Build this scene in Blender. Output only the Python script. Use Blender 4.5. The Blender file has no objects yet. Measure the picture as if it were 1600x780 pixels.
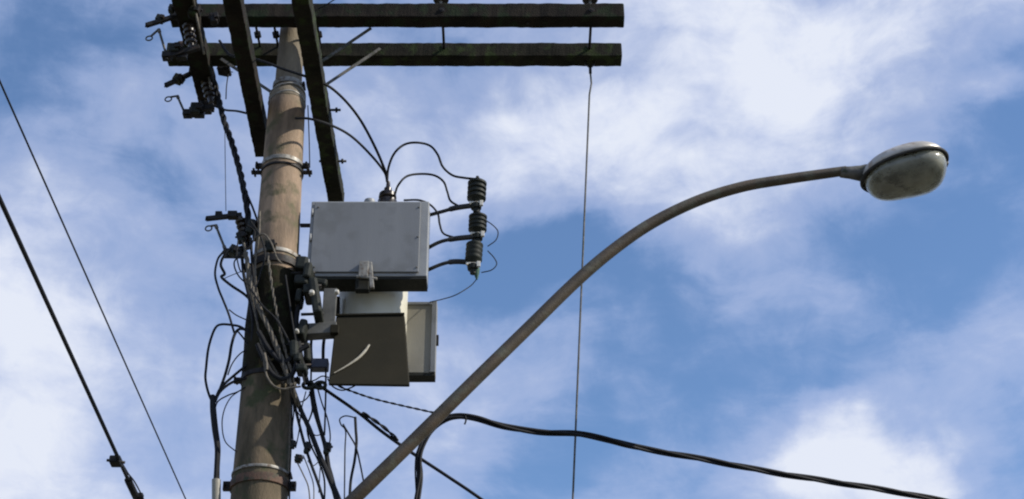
import bpy, bmesh, math, random
from mathutils import Vector, Matrix, noise
R = math.radians
random.seed(7)
S = bpy.context.scene
COL = S.collection

# ------------------------------------------------------------------ camera
PITCH, FPX, CH = 32.0, 2600.0, 1.6
cam_d = bpy.data.cameras.new('camera'); cam = bpy.data.objects.new('camera', cam_d); COL.objects.link(cam)
cam.location = (0, 0, CH); cam.rotation_euler = (R(90 + PITCH), 0, 0)
cam_d.sensor_width = 36; cam_d.lens = FPX / 1600 * 36; cam_d.clip_start = .05; cam_d.clip_end = 5000
S.camera = cam
S.view_settings.view_transform = 'Standard'; S.view_settings.look = 'None'
S.view_settings.gamma = 1; S.view_settings.exposure = .2; S.view_settings.use_curve_mapping = False
S.cycles.max_bounces = 6
S.cycles.pixel_filter_type = 'BLACKMAN_HARRIS'; S.cycles.filter_width = 2.1

ct, st = math.cos(R(PITCH)), math.sin(R(PITCH))
def ray(px, py):
    u, v = (px - 800) / FPX, (390 - py) / FPX
    return Vector((u, ct - v * st, st + v * ct))
CAMP = Vector((0, 0, CH))
def P(px, py, Y):            # point of the vertical plane at distance Y seen along that sight line
    d = ray(px, py); return CAMP + d * (Y / d.y)
def PZ(px, py, h):           # point h above the eye seen along that sight line
    d = ray(px, py); return CAMP + d * (h / d.z)
def W(p, wpx):               # world length of wpx photo pixels at point p
    q = p - CAMP; return wpx * (q.y * ct + q.z * st) / FPX
YP = 10.35

# ------------------------------------------------------------------ sun
SUN_DIR = Vector((.80, -.21, .64)).normalized()      # towards the sun
sun_d = bpy.data.lights.new('sun', 'SUN'); sun_d.energy = 5.0; sun_d.angle = R(.5); sun_d.color = (1, .93, .82)
sun = bpy.data.objects.new('sun', sun_d); COL.objects.link(sun)
sun.rotation_euler = SUN_DIR.to_track_quat('Z', 'Y').to_euler(); sun.location = (20, -10, 30)

# ------------------------------------------------------------------ world: sky and its clouds (by azimuth and elevation)
w = bpy.data.worlds.new('World'); S.world = w; w.use_nodes = True
nt = w.node_tree; N, L = nt.nodes, nt.links
for n in list(N): N.remove(n)
def nd(t, **k):
    n = N.new(t)
    for a, b in k.items(): setattr(n, a, b)
    return n
out = nd('ShaderNodeOutputWorld'); bg = nd('ShaderNodeBackground'); L.new(bg.outputs[0], out.inputs[0])
sky = nd('ShaderNodeTexSky', sky_type='NISHITA'); sky.sun_disc = False
sky.sun_elevation = math.asin(SUN_DIR.z); sky.sun_rotation = math.atan2(SUN_DIR.x, SUN_DIR.y)
sky.air_density = 1.0; sky.dust_density = .1; sky.ozone_density = 5.0
SKY_STRENGTH = .15
def math_(op, a, b=None, c=None, clamp=False):
    n = nd('ShaderNodeMath', operation=op); n.use_clamp = clamp
    for i, x in enumerate((a, b, c)):
        if x is None: continue
        if isinstance(x, (int, float)): n.inputs[i].default_value = x
        else: L.new(x, n.inputs[i])
    return n.outputs[0]
tc = nd('ShaderNodeTexCoord')
sep = nd('ShaderNodeSeparateXYZ'); L.new(tc.outputs['Generated'], sep.inputs[0])
az = math_('ARCTAN2', sep.outputs[0], sep.outputs[1])
el = math_('ARCSINE', sep.outputs[2])
comb = nd('ShaderNodeCombineXYZ'); L.new(az, comb.inputs[0]); L.new(math_('MULTIPLY', el, 1.22), comb.inputs[1])
def noise_(vec, scale, detail, rough=.55, dist=0, off=(0, 0, 0)):
    m = nd('ShaderNodeMapping'); m.inputs['Location'].default_value = off; L.new(vec, m.inputs[0])
    n = nd('ShaderNodeTexNoise'); n.inputs['Scale'].default_value = scale; n.inputs['Detail'].default_value = detail
    n.inputs['Roughness'].default_value = rough; n.inputs['Distortion'].default_value = dist
    L.new(m.outputs[0], n.inputs['Vector']); return n
def warp(vec, scale, amp, detail, off=(0, 0, 0)):
    n = noise_(vec, scale, detail, off=off)
    s = nd('ShaderNodeVectorMath', operation='SUBTRACT'); L.new(n.outputs['Color'], s.inputs[0]); s.inputs[1].default_value = (.5, .5, .5)
    m = nd('ShaderNodeVectorMath', operation='MULTIPLY'); L.new(s.outputs[0], m.inputs[0]); m.inputs[1].default_value = (amp, amp, 0)
    a = nd('ShaderNodeVectorMath', operation='ADD'); L.new(vec, a.inputs[0]); L.new(m.outputs[0], a.inputs[1]); return a.outputs[0]
vec = warp(comb.outputs[0], 16, .055, 6)
def ae(px, py):
    d = ray(px, py).normalized(); return math.atan2(d.x, d.y), math.asin(d.z) * 1.22
# cloud cover over the photographed stretch of sky: how thick it is every few degrees, fading to broken cloud all round
import numpy as np
XS = [0, 200, 400, 600, 800, 1000, 1200, 1400, 1600]; YS = [0, 130, 260, 390, 520, 650, 780]
COVER = [[.30, .24, .28, .32, .55, .74, .86, .68, .66],
         [.22, .32, .40, .42, .48, .76, .90, .66, .05],
         [.45, .38, .42, .62, .80, .85, .78, .32, .08],
         [.85, .48, .45, .50, .00, .18, .45, .05, .10],
         [.95, .58, .48, .60, .32, .16, .20, .18, .44],
         [.88, .60, .58, .62, .34, .10, .22, .35, .34],
         [.92, .65, .55, .56, .20, .30, .55, .62, .26]]
BASE = .45
cen = [ae(x, y) for y in YS for x in XS]; val = np.array([COVER[j][i] - BASE for j in range(7) for i in range(9)])
RAZ, REL = 200 * 1.75 / FPX / math.cos(R(PITCH)), 130 * 1.75 * 1.22 / FPX
def kern(p, q):
    d = math.hypot((p[0] - q[0]) / RAZ, (p[1] - q[1]) / REL); t = max(0., 1 - d); return t * t * (3 - 2 * t)
K = np.array([[kern(p, q) for q in cen] for p in cen]); wts = np.linalg.solve(K + np.eye(len(cen)) * .02, val)
BANKS = [(c[0], c[1], RAZ, REL, float(w_)) for c, w_ in zip(cen, wts)]
for (px, py, rx, ry, w_) in ((1295, 695, 95, 75, .42), (1370, 735, 120, 70, .38), (1270, 640, 40, 28, .22), (1335, 650, 45, 30, .18), (1440, 710, 60, 35, .2), (1230, 735, 80, 50, .3), (1450, 765, 70, 45, .35), (1195, 120, 160, 110, .12), (870, 400, 110, 60, -.12), (1560, 130, 60, 30, .30), (40, 560, 150, 150, .1)):
    c = ae(px, py); BANKS.append((c[0], c[1], rx * 1.5 / FPX / math.cos(R(PITCH)), ry * 1.5 * 1.22 / FPX, w_))
tot = BASE
for (a, e, rx, ry, wt) in BANKS:
    m = nd('ShaderNodeMapping', vector_type='TEXTURE')
    m.inputs['Location'].default_value = (a, e, 0); m.inputs['Scale'].default_value = (rx, ry, 1)
    L.new(vec, m.inputs[0])
    g = nd('ShaderNodeTexGradient', gradient_type='SPHERICAL'); L.new(m.outputs[0], g.inputs[0])
    s = nd('ShaderNodeMapRange', interpolation_type='SMOOTHSTEP'); L.new(g.outputs['Fac'], s.inputs[0]); s.inputs[4].default_value = 1
    tot = math_('MULTIPLY_ADD', s.outputs[0], wt, tot)
wv = warp(comb.outputs[0], 9, .05, 2, (4, 2, 0))
f1 = noise_(wv, 13, 10, .60, .25).outputs['Fac']
f2 = noise_(wv, 26, 8, .6, .3, (3, 7, 1)).outputs['Fac']
ms = nd('ShaderNodeMapping'); ms.inputs['Rotation'].default_value = (0, 0, R(-32)); ms.inputs['Scale'].default_value = (1, 2.6, 1); L.new(wv, ms.inputs[0])
f3 = noise_(ms.outputs[0], 11, 9, .6, .2, (1, 5, 2)).outputs['Fac']          # wind-drawn streaks
dens = math_('ADD', tot, math_('MULTIPLY', math_('SUBTRACT', f1, .5), .60))
dens = math_('ADD', dens, math_('MULTIPLY', math_('SUBTRACT', f3, .5), .58))
dens = math_('ADD', dens, math_('MULTIPLY', math_('SUBTRACT', f2, .5), .28))
# the rest of the sky, outside the photographed stretch, gets broken cloud of the same kind
ramp = nd('ShaderNodeValToRGB'); cr = ramp.color_ramp
cr.elements[0].position = -.0; cr.elements[0].color = (0, 0, 0, 1)
cr.elements[1].position = .95; cr.elements[1].color = (1, 1, 1, 1)
e_ = cr.elements.new(.42); e_.color = (.58, .58, .58, 1)
cr.interpolation = 'EASE'
L.new(dens, ramp.inputs[0])
cc = nd('ShaderNodeValToRGB'); c2 = cc.color_ramp
c2.elements[0].position = .1; c2.elements[0].color = (.30, .40, .66, 1)
c2.elements[1].position = 1.0; c2.elements[1].color = (.68, .72, .82, 1)
e_ = c2.elements.new(.5); e_.color = (.44, .51, .73, 1)
L.new(math_('ADD', dens, math_('MULTIPLY', math_('SUBTRACT', f2, .5), .5)), cc.inputs[0])
skm = nd('ShaderNodeVectorMath', operation='SCALE'); L.new(sky.outputs[0], skm.inputs[0]); skm.inputs['Scale'].default_value = 1.0
ccs = nd('ShaderNodeVectorMath', operation='SCALE'); L.new(cc.outputs[0], ccs.inputs[0]); ccs.inputs['Scale'].default_value = 1 / SKY_STRENGTH
mix = nd('ShaderNodeMix', data_type='RGBA'); L.new(ramp.outputs[0], mix.inputs['Factor'])
L.new(skm.outputs[0], mix.inputs[6]); L.new(ccs.outputs[0], mix.inputs[7])
L.new(mix.outputs[2], bg.inputs[0]); bg.inputs[1].default_value = SKY_STRENGTH
w.cycles.sampling_method = 'MANUAL'; w.cycles.sample_map_resolution = 512

# ------------------------------------------------------------------ materials
def material(name, c1, c2, rough=.6, metal=0, scale=6, stretch=(1, 1, 1), bump=.15, c3=None, fine=60, trans=0, contrast=(.35, .65), spec=.5):
    m = bpy.data.materials.new(name); m.use_nodes = True; t = m.node_tree; n, l = t.nodes, t.links
    b = n['Principled BSDF']; tc = n.new('ShaderNodeTexCoord'); mp = n.new('ShaderNodeMapping'); l.new(tc.outputs['Object'], mp.inputs[0])
    mp.inputs['Scale'].default_value = stretch
    a = n.new('ShaderNodeTexNoise'); a.inputs['Scale'].default_value = scale; a.inputs['Detail'].default_value = 8; a.inputs['Roughness'].default_value = .62
    l.new(mp.outputs[0], a.inputs['Vector'])
    r = n.new('ShaderNodeValToRGB'); l.new(a.outputs['Fac'], r.inputs[0])
    r.color_ramp.elements[0].position = contrast[0]; r.color_ramp.elements[0].color = (*c1, 1)
    r.color_ramp.elements[1].position = contrast[1]; r.color_ramp.elements[1].color = (*c2, 1)
    col = r.outputs[0]
    f = n.new('ShaderNodeTexNoise'); f.inputs['Scale'].default_value = fine; f.inputs['Detail'].default_value = 4; l.new(mp.outputs[0], f.inputs['Vector'])
    if c3:
        g = n.new('ShaderNodeTexNoise'); g.inputs['Scale'].default_value = scale * 2.3; g.inputs['Detail'].default_value = 6
        l.new(tc.outputs['Object'], g.inputs['Vector'])
        rr = n.new('ShaderNodeValToRGB'); rr.color_ramp.elements[0].position = .52; rr.color_ramp.elements[1].position = .66; l.new(g.outputs['Fac'], rr.inputs[0])
        x = n.new('ShaderNodeMix'); x.data_type = 'RGBA'; l.new(rr.outputs[0], x.inputs['Factor']); l.new(col, x.inputs[6]); x.inputs[7].default_value = (*c3, 1); col = x.outputs[2]
    l.new(col, b.inputs['Base Color'])
    b.inputs['Metallic'].default_value = metal; b.inputs['Specular IOR Level'].default_value = spec
    mr = n.new('ShaderNodeMapRange'); l.new(f.outputs['Fac'], mr.inputs[0]); mr.inputs[3].default_value = max(0, rough - .12); mr.inputs[4].default_value = min(1, rough + .12)
    l.new(mr.outputs[0], b.inputs['Roughness'])
    if trans: b.inputs['Transmission Weight'].default_value = trans; b.inputs['IOR'].default_value = 1.45
    if bump:
        bp = n.new('ShaderNodeBump'); bp.inputs['Strength'].default_value = bump; bp.inputs['Distance'].default_value = .01
        ad = n.new('ShaderNodeMath'); l.new(a.outputs['Fac'], ad.inputs[0]); l.new(f.outputs['Fac'], ad.inputs[1]); l.new(ad.outputs[0], bp.inputs['Height'])
        l.new(bp.outputs[0], b.inputs['Normal'])
    return m
M = dict(
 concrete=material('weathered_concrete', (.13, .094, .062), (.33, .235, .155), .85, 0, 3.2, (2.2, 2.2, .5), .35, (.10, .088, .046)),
 shade_concrete=material('shade_toned_concrete', (.048, .040, .021), (.155, .115, .071), .9, 0, 4, (2.4, 2.4, .6), .35, (.05, .055, .022)),  # pole concrete darkened in its base colour to stand for shade
 shade_sleeve=material('painted_shade_sleeve', (.008, .007, .004), (.022, .019, .010), .95, 0, 7, (1, 1, .5), .5, (.018, .024, .009), spec=.15),  # near-black colour that stands for shade on the pole
 concrete_top=material('grey_concrete', (.10, .083, .058), (.20, .165, .115), .85, 0, 5, (2, 2, .5), .3),
 wood=material('mossy_timber', (.004, .005, .003), (.026, .024, .016), .9, 0, 4, (1, 1, 1), .5, (.028, .042, .014), 90, contrast=(.35, .7), spec=.2),
 wood_brown=material('brown_timber', (.004, .0035, .003), (.020, .0155, .011), .9, 0, 4, (1, 1, 1), .5, (.014, .022, .010), 90, spec=.2),
 grain_end=material('timber_end_grain', (.03, .028, .02), (.07, .06, .04), .9, 0, 14),
 galv=material('galvanised_steel', (.16, .155, .14), (.33, .315, .28), .6, .3, 12, bump=.15, c3=(.11, .08, .055)),
 old_galv=material('dull_galvanised_steel', (.05, .05, .047), (.13, .125, .115), .7, .2, 14, bump=.1, c3=(.04, .045, .025)),
 lead=material('faded_black_sheath', (.012, .013, .015), (.05, .05, .05), .65, 0, 9, bump=.1, spec=.3),
 plate=material('dull_grey_plate', (.08, .08, .075), (.13, .13, .12), .7, 0, 8, bump=.1, spec=.3),
 dark_steel=material('dark_steel', (.006, .006, .007), (.022, .021, .020), .6, .2, 14, bump=.2, c3=(.022, .013, .009), spec=.3),
 rust=material('rusty_steel', (.05, .032, .024), (.15, .085, .055), .8, .15, 9, bump=.3, c3=(.045, .05, .03)),
 lamp_arm=material('weathered_lamp_arm', (.032, .027, .018), (.10, .072, .045), .55, .1, 5, (1, 1, 1), .15, (.085, .08, .055), contrast=(.25, .75)),
 rubber=material('black_cable_sheath', (.004, .0045, .006), (.011, .012, .015), .7, 0, 30, bump=0, spec=.25),
 pale_sheath=material('pale_worn_sheath', (.22, .20, .16), (.38, .36, .29), .7, 0, 25, bump=.1),
 rubber_dusty=material('dusty_grey_sheath', (.05, .045, .036), (.15, .13, .10), .75, 0, 25, bump=.2),
 navy=material('dark_navy_plastic', (.010, .013, .028), (.02, .024, .045), .45, 0, 20, bump=.05),
 paint=material('light_grey_paint', (.150, .158, .166), (.185, .193, .20), .5, 0, 2.5, (3, 1, .25), .06, (.14, .146, .148), contrast=(.25, .75)),
 paint_edge=material('pale_grey_paint', (.22, .23, .24), (.28, .29, .29), .5, 0, 6, bump=.05),
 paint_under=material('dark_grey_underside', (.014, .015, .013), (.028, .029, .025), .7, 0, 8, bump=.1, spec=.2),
 cream=material('cream_enamel', (.52, .50, .41), (.66, .64, .53), .4, 0, 3, (1, 1, .4), .04, (.42, .37, .27), contrast=(.2, .8)),
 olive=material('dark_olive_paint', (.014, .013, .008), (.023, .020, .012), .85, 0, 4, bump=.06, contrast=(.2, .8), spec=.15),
 taupe=material('taupe_paint', (.20, .19, .155), (.26, .245, .20), .55, 0, 6, (1, 1, .5), .06, contrast=(.2, .8)),
 porcelain=material('brown_porcelain', (.012, .009, .007), (.028, .018, .012), .3, 0, 16, bump=.03),
 polymer=material('dark_polymer', (.006, .008, .006), (.018, .022, .016), .6, 0, 20, bump=.1, spec=.3),
 white=material('pale_ceramic', (.50, .48, .42), (.66, .64, .58), .4, 0, 12, bump=.05),
 lamp_shell=material('aged_aluminium_shell', (.33, .31, .27), (.50, .47, .42), .42, .25, 6, bump=.08, c3=(.28, .22, .16)),
 lens=material('grimy_lamp_glass', (.24, .245, .19), (.62, .62, .52), .2, 0, 5, (1, 1, 1), .12, (.22, .22, .18), trans=.6, contrast=(.3, .7), fine=25),
 gasket=material('black_gasket', (.012, .012, .012), (.03, .03, .028), .7, 0, 20),
 asphalt=material('asphalt', (.04, .04, .04), (.065, .065, .062), .9, 0, 1.2, bump=.3),
 paving=material('concrete_paving', (.13, .125, .11), (.19, .18, .16), .9, 0, 2, bump=.2),
 earth=material('dry_earth_and_grass', (.06, .065, .03), (.13, .11, .07), .95, 0, .6, bump=.4),
)

# ------------------------------------------------------------------ mesh helpers
class MB:
    def __init__(s): s.bm = bmesh.new()
    def box(s, c, size, rot=None, taper=None):
        """taper=(sx, sy): scale of the bottom face"""
        rot = rot or Matrix.Identity(3); vs = []
        for z in (-1, 1):
            k = taper if (taper and z < 0) else (1, 1)
            for x, y in ((-1, -1), (1, -1), (1, 1), (-1, 1)):
                vs.append(s.bm.verts.new(Vector(c) + rot @ Vector((x * size[0] / 2 * k[0], y * size[1] / 2 * k[1], z * size[2] / 2))))
        for f in ((3, 2, 1, 0), (4, 5, 6, 7), (0, 1, 5, 4), (1, 2, 6, 5), (2, 3, 7, 6), (3, 0, 4, 7)):
            s.bm.faces.new([vs[i] for i in f])
        return s
    def beam(s, a, b, wd, ht, up=Vector((0, 0, 1)), rough=0, seg=1, round_=False):
        a, b = Vector(a), Vector(b); d = (b - a); ln = d.length; d.normalize()
        x = d.cross(up).normalized(); z = x.cross(d).normalized(); rings = []
        for i in range(seg + 1):
            c = a + d * ln * i / seg; ring = []
            if round_:
                ang = [R(22.5 + 45 * k) for k in range(8)]; prof = [(.5 * max(-1, min(1, 1.25 * math.cos(q))), .5 * max(-1, min(1, 1.25 * math.sin(q)))) for q in ang]
            else: prof = [(-.5, -.5), (.5, -.5), (.5, .5), (-.5, .5)]
            for (u, v) in prof:
                p = c + x * u * wd + z * v * ht
                if rough: p += noise.noise_vector(p * 5) * rough * .8 + noise.noise_vector(p * 23) * rough * .7
                ring.append(s.bm.verts.new(p))
            rings.append(ring)
        n = len(rings[0])
        for i in range(seg):
            for k in range(n):
                s.bm.faces.new((rings[i][k], rings[i][(k + 1) % n], rings[i + 1][(k + 1) % n], rings[i + 1][k]))
        s.bm.faces.new(rings[0][::-1]); s.bm.faces.new(rings[-1]); return s
    def tube(s, pts, rad, n=8, closed=False):
        pts = [Vector(p) for p in pts]
        rad = rad if isinstance(rad, (list, tuple)) else [rad] * len(pts)
        rings = []; ref = None
        for i, p in enumerate(pts):
            if closed: t = pts[(i + 1) % len(pts)] - pts[i - 1]
            else: t = pts[min(i + 1, len(pts) - 1)] - pts[max(i - 1, 0)]
            if t.length < 1e-9: t = Vector((0, 0, 1))
            t.normalize()
            if ref is None: ref = t.orthogonal().normalized()
            ref = (ref - t * ref.dot(t))
            ref = ref.normalized() if ref.length > 1e-6 else t.orthogonal().normalized()
            b = t.cross(ref)
            rings.append([s.bm.verts.new(p + (ref * math.cos(2 * math.pi * k / n) + b * math.sin(2 * math.pi * k / n)) * rad[i]) for k in range(n)])
        m = len(rings)
        for i in range(m if closed else m - 1):
            A, B = rings[i], rings[(i + 1) % m]
            for k in range(n):
                f = s.bm.faces.new((A[k], A[(k + 1) % n], B[(k + 1) % n], B[k])); f.smooth = True
        if not closed:
            s.bm.faces.new(rings[0][::-1]); s.bm.faces.new(rings[-1])
        return s
    def lathe(s, a, b, prof, n=20):
        """prof: (t along a-b, radius)"""
        a, b = Vector(a), Vector(b); d = b - a; x = d.orthogonal().normalized(); y = d.normalized().cross(x); rings = []
        for t, r in prof:
            c = a + d * t
            rings.append([s.bm.verts.new(c + (x * math.cos(2 * math.pi * k / n) + y * math.sin(2 * math.pi * k / n)) * max(r, 1e-4)) for k in range(n)])
        for A, B in zip(rings, rings[1:]):
            for k in range(n):
                f = s.bm.faces.new((A[k], A[(k + 1) % n], B[(k + 1) % n], B[k])); f.smooth = True
        s.bm.faces.new(rings[0][::-1]); s.bm.faces.new(rings[-1]); return s
    def build(s, name, mat, parent=None, bevel=0, at=None):
        bm = s.bm
        bmesh.ops.recalc_face_normals(bm, faces=bm.faces)
        for e in bm.edges:
            if len(e.link_faces) == 2 and e.calc_face_angle(0) > .7: e.smooth = False
        if at is None:
            if parent is not None: at = WORLD[parent.name]
            else:
                zs = [v.co for v in bm.verts]; at = Vector((sum(v.x for v in zs) / len(zs), sum(v.y for v in zs) / len(zs), min(v.z for v in zs)))
        for v in bm.verts: v.co -= at
        me = bpy.data.meshes.new(name); bm.to_mesh(me); bm.free(); me.materials.append(M[mat] if isinstance(mat, str) else mat)
        o = bpy.data.objects.new(name, me); COL.objects.link(o)
        if parent is not None: o.parent = parent
        else: o.location = at
        WORLD[o.name] = at.copy() if parent is None else WORLD[parent.name].copy()
        if bevel:
            bv = o.modifiers.new('bevel', 'BEVEL'); bv.width = bevel; bv.segments = 2; bv.limit_method = 'ANGLE'; bv.angle_limit = R(40)
        return o
WORLD = {}
def tag(o, label, cat=None, group=None, kind=None):
    if label: o['label'] = label
    if cat: o['category'] = cat
    if group: o['group'] = group
    if kind: o['kind'] = kind
    return o
def thing(name, at, label, cat, group=None):
    o = bpy.data.objects.new(name, None); COL.objects.link(o); o.location = at; o.empty_display_size = .1
    WORLD[o.name] = Vector(at); return tag(o, label, cat, group)
def smooth(pts, per=8):
    """Catmull-Rom through the points"""
    pts = [Vector(p) for p in pts]
    if len(pts) < 3: return [pts[0].lerp(pts[-1], i / per) for i in range(per + 1)]
    q = [pts[0] * 2 - pts[1]] + pts + [pts[-1] * 2 - pts[-2]]; o = []
    for i in range(1, len(q) - 2):
        a, b, c, d = q[i - 1:i + 3]
        for k in range(per):
            t = k / per
            o.append(.5 * ((2 * b) + (c - a) * t + (2 * a - 5 * b + 4 * c - d) * t * t + (3 * b - a - 3 * c + d) * t ** 3))
    o.append(pts[-1]); return o
def px_path(pts, Y):
    """pts: (px, py[, Y])"""
    return [P(p[0], p[1], p[2] if len(p) > 2 else Y) for p in pts]
def strands(mb, path, r, n, pitch, sides=6):
    """n helical strands round a path"""
    L_ = [0]
    for a, b in zip(path, path[1:]): L_.append(L_[-1] + (b - a).length)
    fr = []; ref = None
    for i, p in enumerate(path):
        t = (path[min(i + 1, len(path) - 1)] - path[max(i - 1, 0)]).normalized()
        if ref is None: ref = t.orthogonal().normalized()
        ref = (ref - t * ref.dot(t)).normalized(); fr.append((ref.copy(), t.cross(ref)))
    for k in range(n):
        pp = [p + (fr[i][0] * math.cos(L_[i] / pitch * 2 * math.pi + 2 * math.pi * k / n) + fr[i][1] * math.sin(L_[i] / pitch * 2 * math.pi + 2 * math.pi * k / n)) * r * 1.05 for i, p in enumerate(path)]
        mb.tube(pp, r, sides)
    return mb
def resample(path, step):
    o = [path[0]]; acc = 0
    for a, b in zip(path, path[1:]):
        l = (b - a).length
        while acc + l >= step and l > 1e-9:
            a = a.lerp(b, (step - acc) / l); o.append(a); l = (b - a).length; acc = 0
        acc += l
    o.append(path[-1]); return o
def cable(label, pts, wpx_, Y=YP, mat='rubber', group=None, cat='cable', name='cable', twist=0, parent=None, wob=0.0):
    path = smooth(px_path(pts, Y), 8)
    if wob: path = [p + noise.noise_vector(p * 5) * wob for p in path]
    wpx = [x * 1.12 for x in wpx_] if isinstance(wpx_, (list, tuple)) else wpx_ * 1.12
    ws = wpx if isinstance(wpx, (list, tuple)) else [wpx] * len(path)
    if len(ws) != len(path):
        ws = [ws[min(len(ws) - 1, int(i / (len(path) - 1) * (len(ws) - 1)))] * (1 - (i / (len(path) - 1) * (len(ws) - 1)) % 1) + ws[min(len(ws) - 1, int(i / (len(path) - 1) * (len(ws) - 1)) + 1)] * ((i / (len(path) - 1) * (len(ws) - 1)) % 1) for i in range(len(path))]
    mb = MB()
    if twist:
        path = resample(path, .02); r = W(path[0], ws[0]) / (2 * (2.05 if twist >= 2 else 1)); strands(mb, path, r, twist, r * 26)
    else: mb.tube(path, [W(p, x) / 2 for p, x in zip(path, ws)], 8)
    o = mb.build(name, mat, parent)
    if parent is None: tag(o, label, cat, group)
    return o

# ------------------------------------------------------------------ ground (below the frame)
def sheet(name, x0, x1, y0, y1, z, mat):
    mb = MB(); v = [mb.bm.verts.new(p) for p in ((x0, y0, z), (x1, y0, z), (x1, y1, z), (x0, y1, z))]; mb.bm.faces.new(v)
    return tag(mb.build(name, mat, at=Vector((0, 0, 0))), None, kind='structure')
sheet('ground', -1500, 1500, -1500, 1500, 0, 'earth')
sheet('pavement', -3.2, .6, -60, 80, .12, 'paving')
tag(MB().box((.675, 10, .06), (.15, 140, .13)).build('kerb', 'paving'), None, kind='structure')
sheet('road', .75, 8.5, -60, 80, .004, 'asphalt')

# ------------------------------------------------------------------ the concrete pole
A = P(405, 780, YP); B = P(455.5, 62, YP)
pole_dir = (B - A) / (B.z - A.z)
def pole_at(z): return A + pole_dir * (z - A.z)
def pole_py(py):                                   # the point of the pole's axis seen at that height
    lo, hi = 0.0, 12.0
    for _ in range(50):
        mid = (lo + hi) / 2; q = pole_at(mid) - CAMP
        yy = 390 - FPX * (-q.y * st + q.z * ct) / (q.y * ct + q.z * st)
        if yy > py: lo = mid
        else: hi = mid
    return pole_at(lo)
def prad(z):                                       # radius of the lower shaft
    z0, z1 = pole_py(740).z, pole_py(180).z
    return (.376 + (z - z0) / (z1 - z0) * (.286 - .376)) / 2
base = pole_at(0)
pole = thing('utility_pole', base, 'tall tapered beige concrete pole with stains, shade coloured into its lower part, and steel bands', 'utility pole')
ztop = pole_py(158).z
zw0, zw1 = pole_py(590).z, pole_py(434).z
mb = MB(); zs = [zw1 + (ztop - zw1) * i / 8 for i in range(9)]
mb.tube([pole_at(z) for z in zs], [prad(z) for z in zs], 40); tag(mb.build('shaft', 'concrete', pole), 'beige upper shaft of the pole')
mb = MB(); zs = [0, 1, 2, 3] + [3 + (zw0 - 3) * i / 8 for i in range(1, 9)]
mb.tube([pole_at(z) for z in zs], [prad(z) for z in zs], 40); tag(mb.build('shaft', 'shade_concrete', pole), 'olive brown lower shaft of the pole with shade in its colour')  # lower shaft: its shade is painted in by a darker material
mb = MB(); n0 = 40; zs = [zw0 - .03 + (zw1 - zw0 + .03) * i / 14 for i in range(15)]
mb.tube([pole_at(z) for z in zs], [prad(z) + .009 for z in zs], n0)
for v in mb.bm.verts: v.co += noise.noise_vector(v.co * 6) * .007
tag(mb.build('shade_sleeve', 'shade_sleeve', pole), 'nearly black added sleeve painting the shade round the middle of the pole')  # added sleeve, its dark colour paints the shade on this stretch of pole
z2 = pole_py(48).z
tp = [ztop - .02 + (z2 - ztop + .02) * i / 6 for i in range(7)]
mb = MB(); mb.tube([pole_at(z) for z in tp], [.108 - .012 * i / 6 for i in range(7)], 28); mb.build('top_section', 'concrete_top', pole)
mb = MB(); zc = ztop
mb.lathe(pole_at(zc - .03), pole_at(zc + .12), [(0, prad(zc) + .003), (.3, prad(zc) + .004), (.6, .13), (1, .105)], 32); mb.build('shoulder', 'concrete_top', pole)
def band(py, ht, gap, mat='galv', n_lugs=2, lug=.05, lab=None):
    c = pole_py(py); r = prad(c.z) + gap if c.z < ztop + .02 else .115
    prof = [(0, r - .004), (0.02, r + .004), (.5, r + .006), (.98, r + .004), (1, r - .004)]
    o = MB().lathe(c - pole_dir * ht / 2, c + pole_dir * ht / 2, prof, 40).build('clamp_band', mat, pole)
    for s in ((-1, 1) if n_lugs == 2 else (1,)):
        mb = MB(); q = c + Vector((s * (r + lug * .45), -.02, 0)); mb.box(q, (lug, .035, ht * 1.0))
        mb.tube([q + Vector((s * lug * .2, -.05, 0)), q + Vector((s * lug * .2, .05, 0))], .009, 8)
        mb.build('clamp_bolt', 'dark_steel', o)
    return o
band(137, .045, .0, 'galv', 0 or 1, .02); 
for py_, g_ in ((148, .012), (161, .016)):
    c = pole_py(py_); MB().tube([c + Vector((math.cos(a) * (prad(c.z) + g_ - .02), math.sin(a) * (prad(c.z) + g_ - .02), .02 * math.sin(a * 2 + py_))) for a in [2 * math.pi * k / 40 for k in range(40)]], .011, 8, closed=True).build('clamp_ring', 'galv', pole)
band(262, .035, .004); band(272, .018, .006, 'dark_steel', 2, .075)
band(407, .030, .004, 'galv', 1, .02); band(421, .06, .012, 'dark_steel', 2, .06)
band(597, .035, .006, 'dark_steel', 2, .05); band(762, .06, .008, 'rust', 2, .05); band(745, .02, .004, 'galv', 1, .02)

# ------------------------------------------------------------------ the two long crossarms across the pole
HA = 8.50                                           # their height above the eye
def project(p):
    q = Vector(p) - CAMP; dep = q.y * ct + q.z * st
    return 800 + FPX * q.x / dep, 390 - FPX * (-q.y * st + q.z * ct) / dep
def bolt_head(mb, p, ax, r=.018, l=.03):
    mb.tube([p, p + Vector(ax) * l], r, 6)
near_y, far_y = YP - .235, YP + .215
def crossarm(yv, py, x0, x1, label, mat):
    a, b = P(x0, py + 1, yv), P(x1, py, yv)
    b = Vector((b.x, yv, a.z * .5 + b.z * .5)); a = Vector((a.x, yv, b.z))
    t = thing('crossarm', a, label, 'crossarm', 'long timber crossarms on the pole')
    MB().beam(a, b, .135, .14, rough=.005, seg=160).build('timber', mat, t, bevel=.008)
    return t, a, b
armN, na, nb = crossarm(near_y, 24, 268, 975, 'longer dark timber crossarm running across the pole top in front', 'wood_brown')
armF, fa, fb = crossarm(far_y, 85, 262, 971, 'mossy timber crossarm behind the pole, lower of the two in the photo', 'wood')
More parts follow.
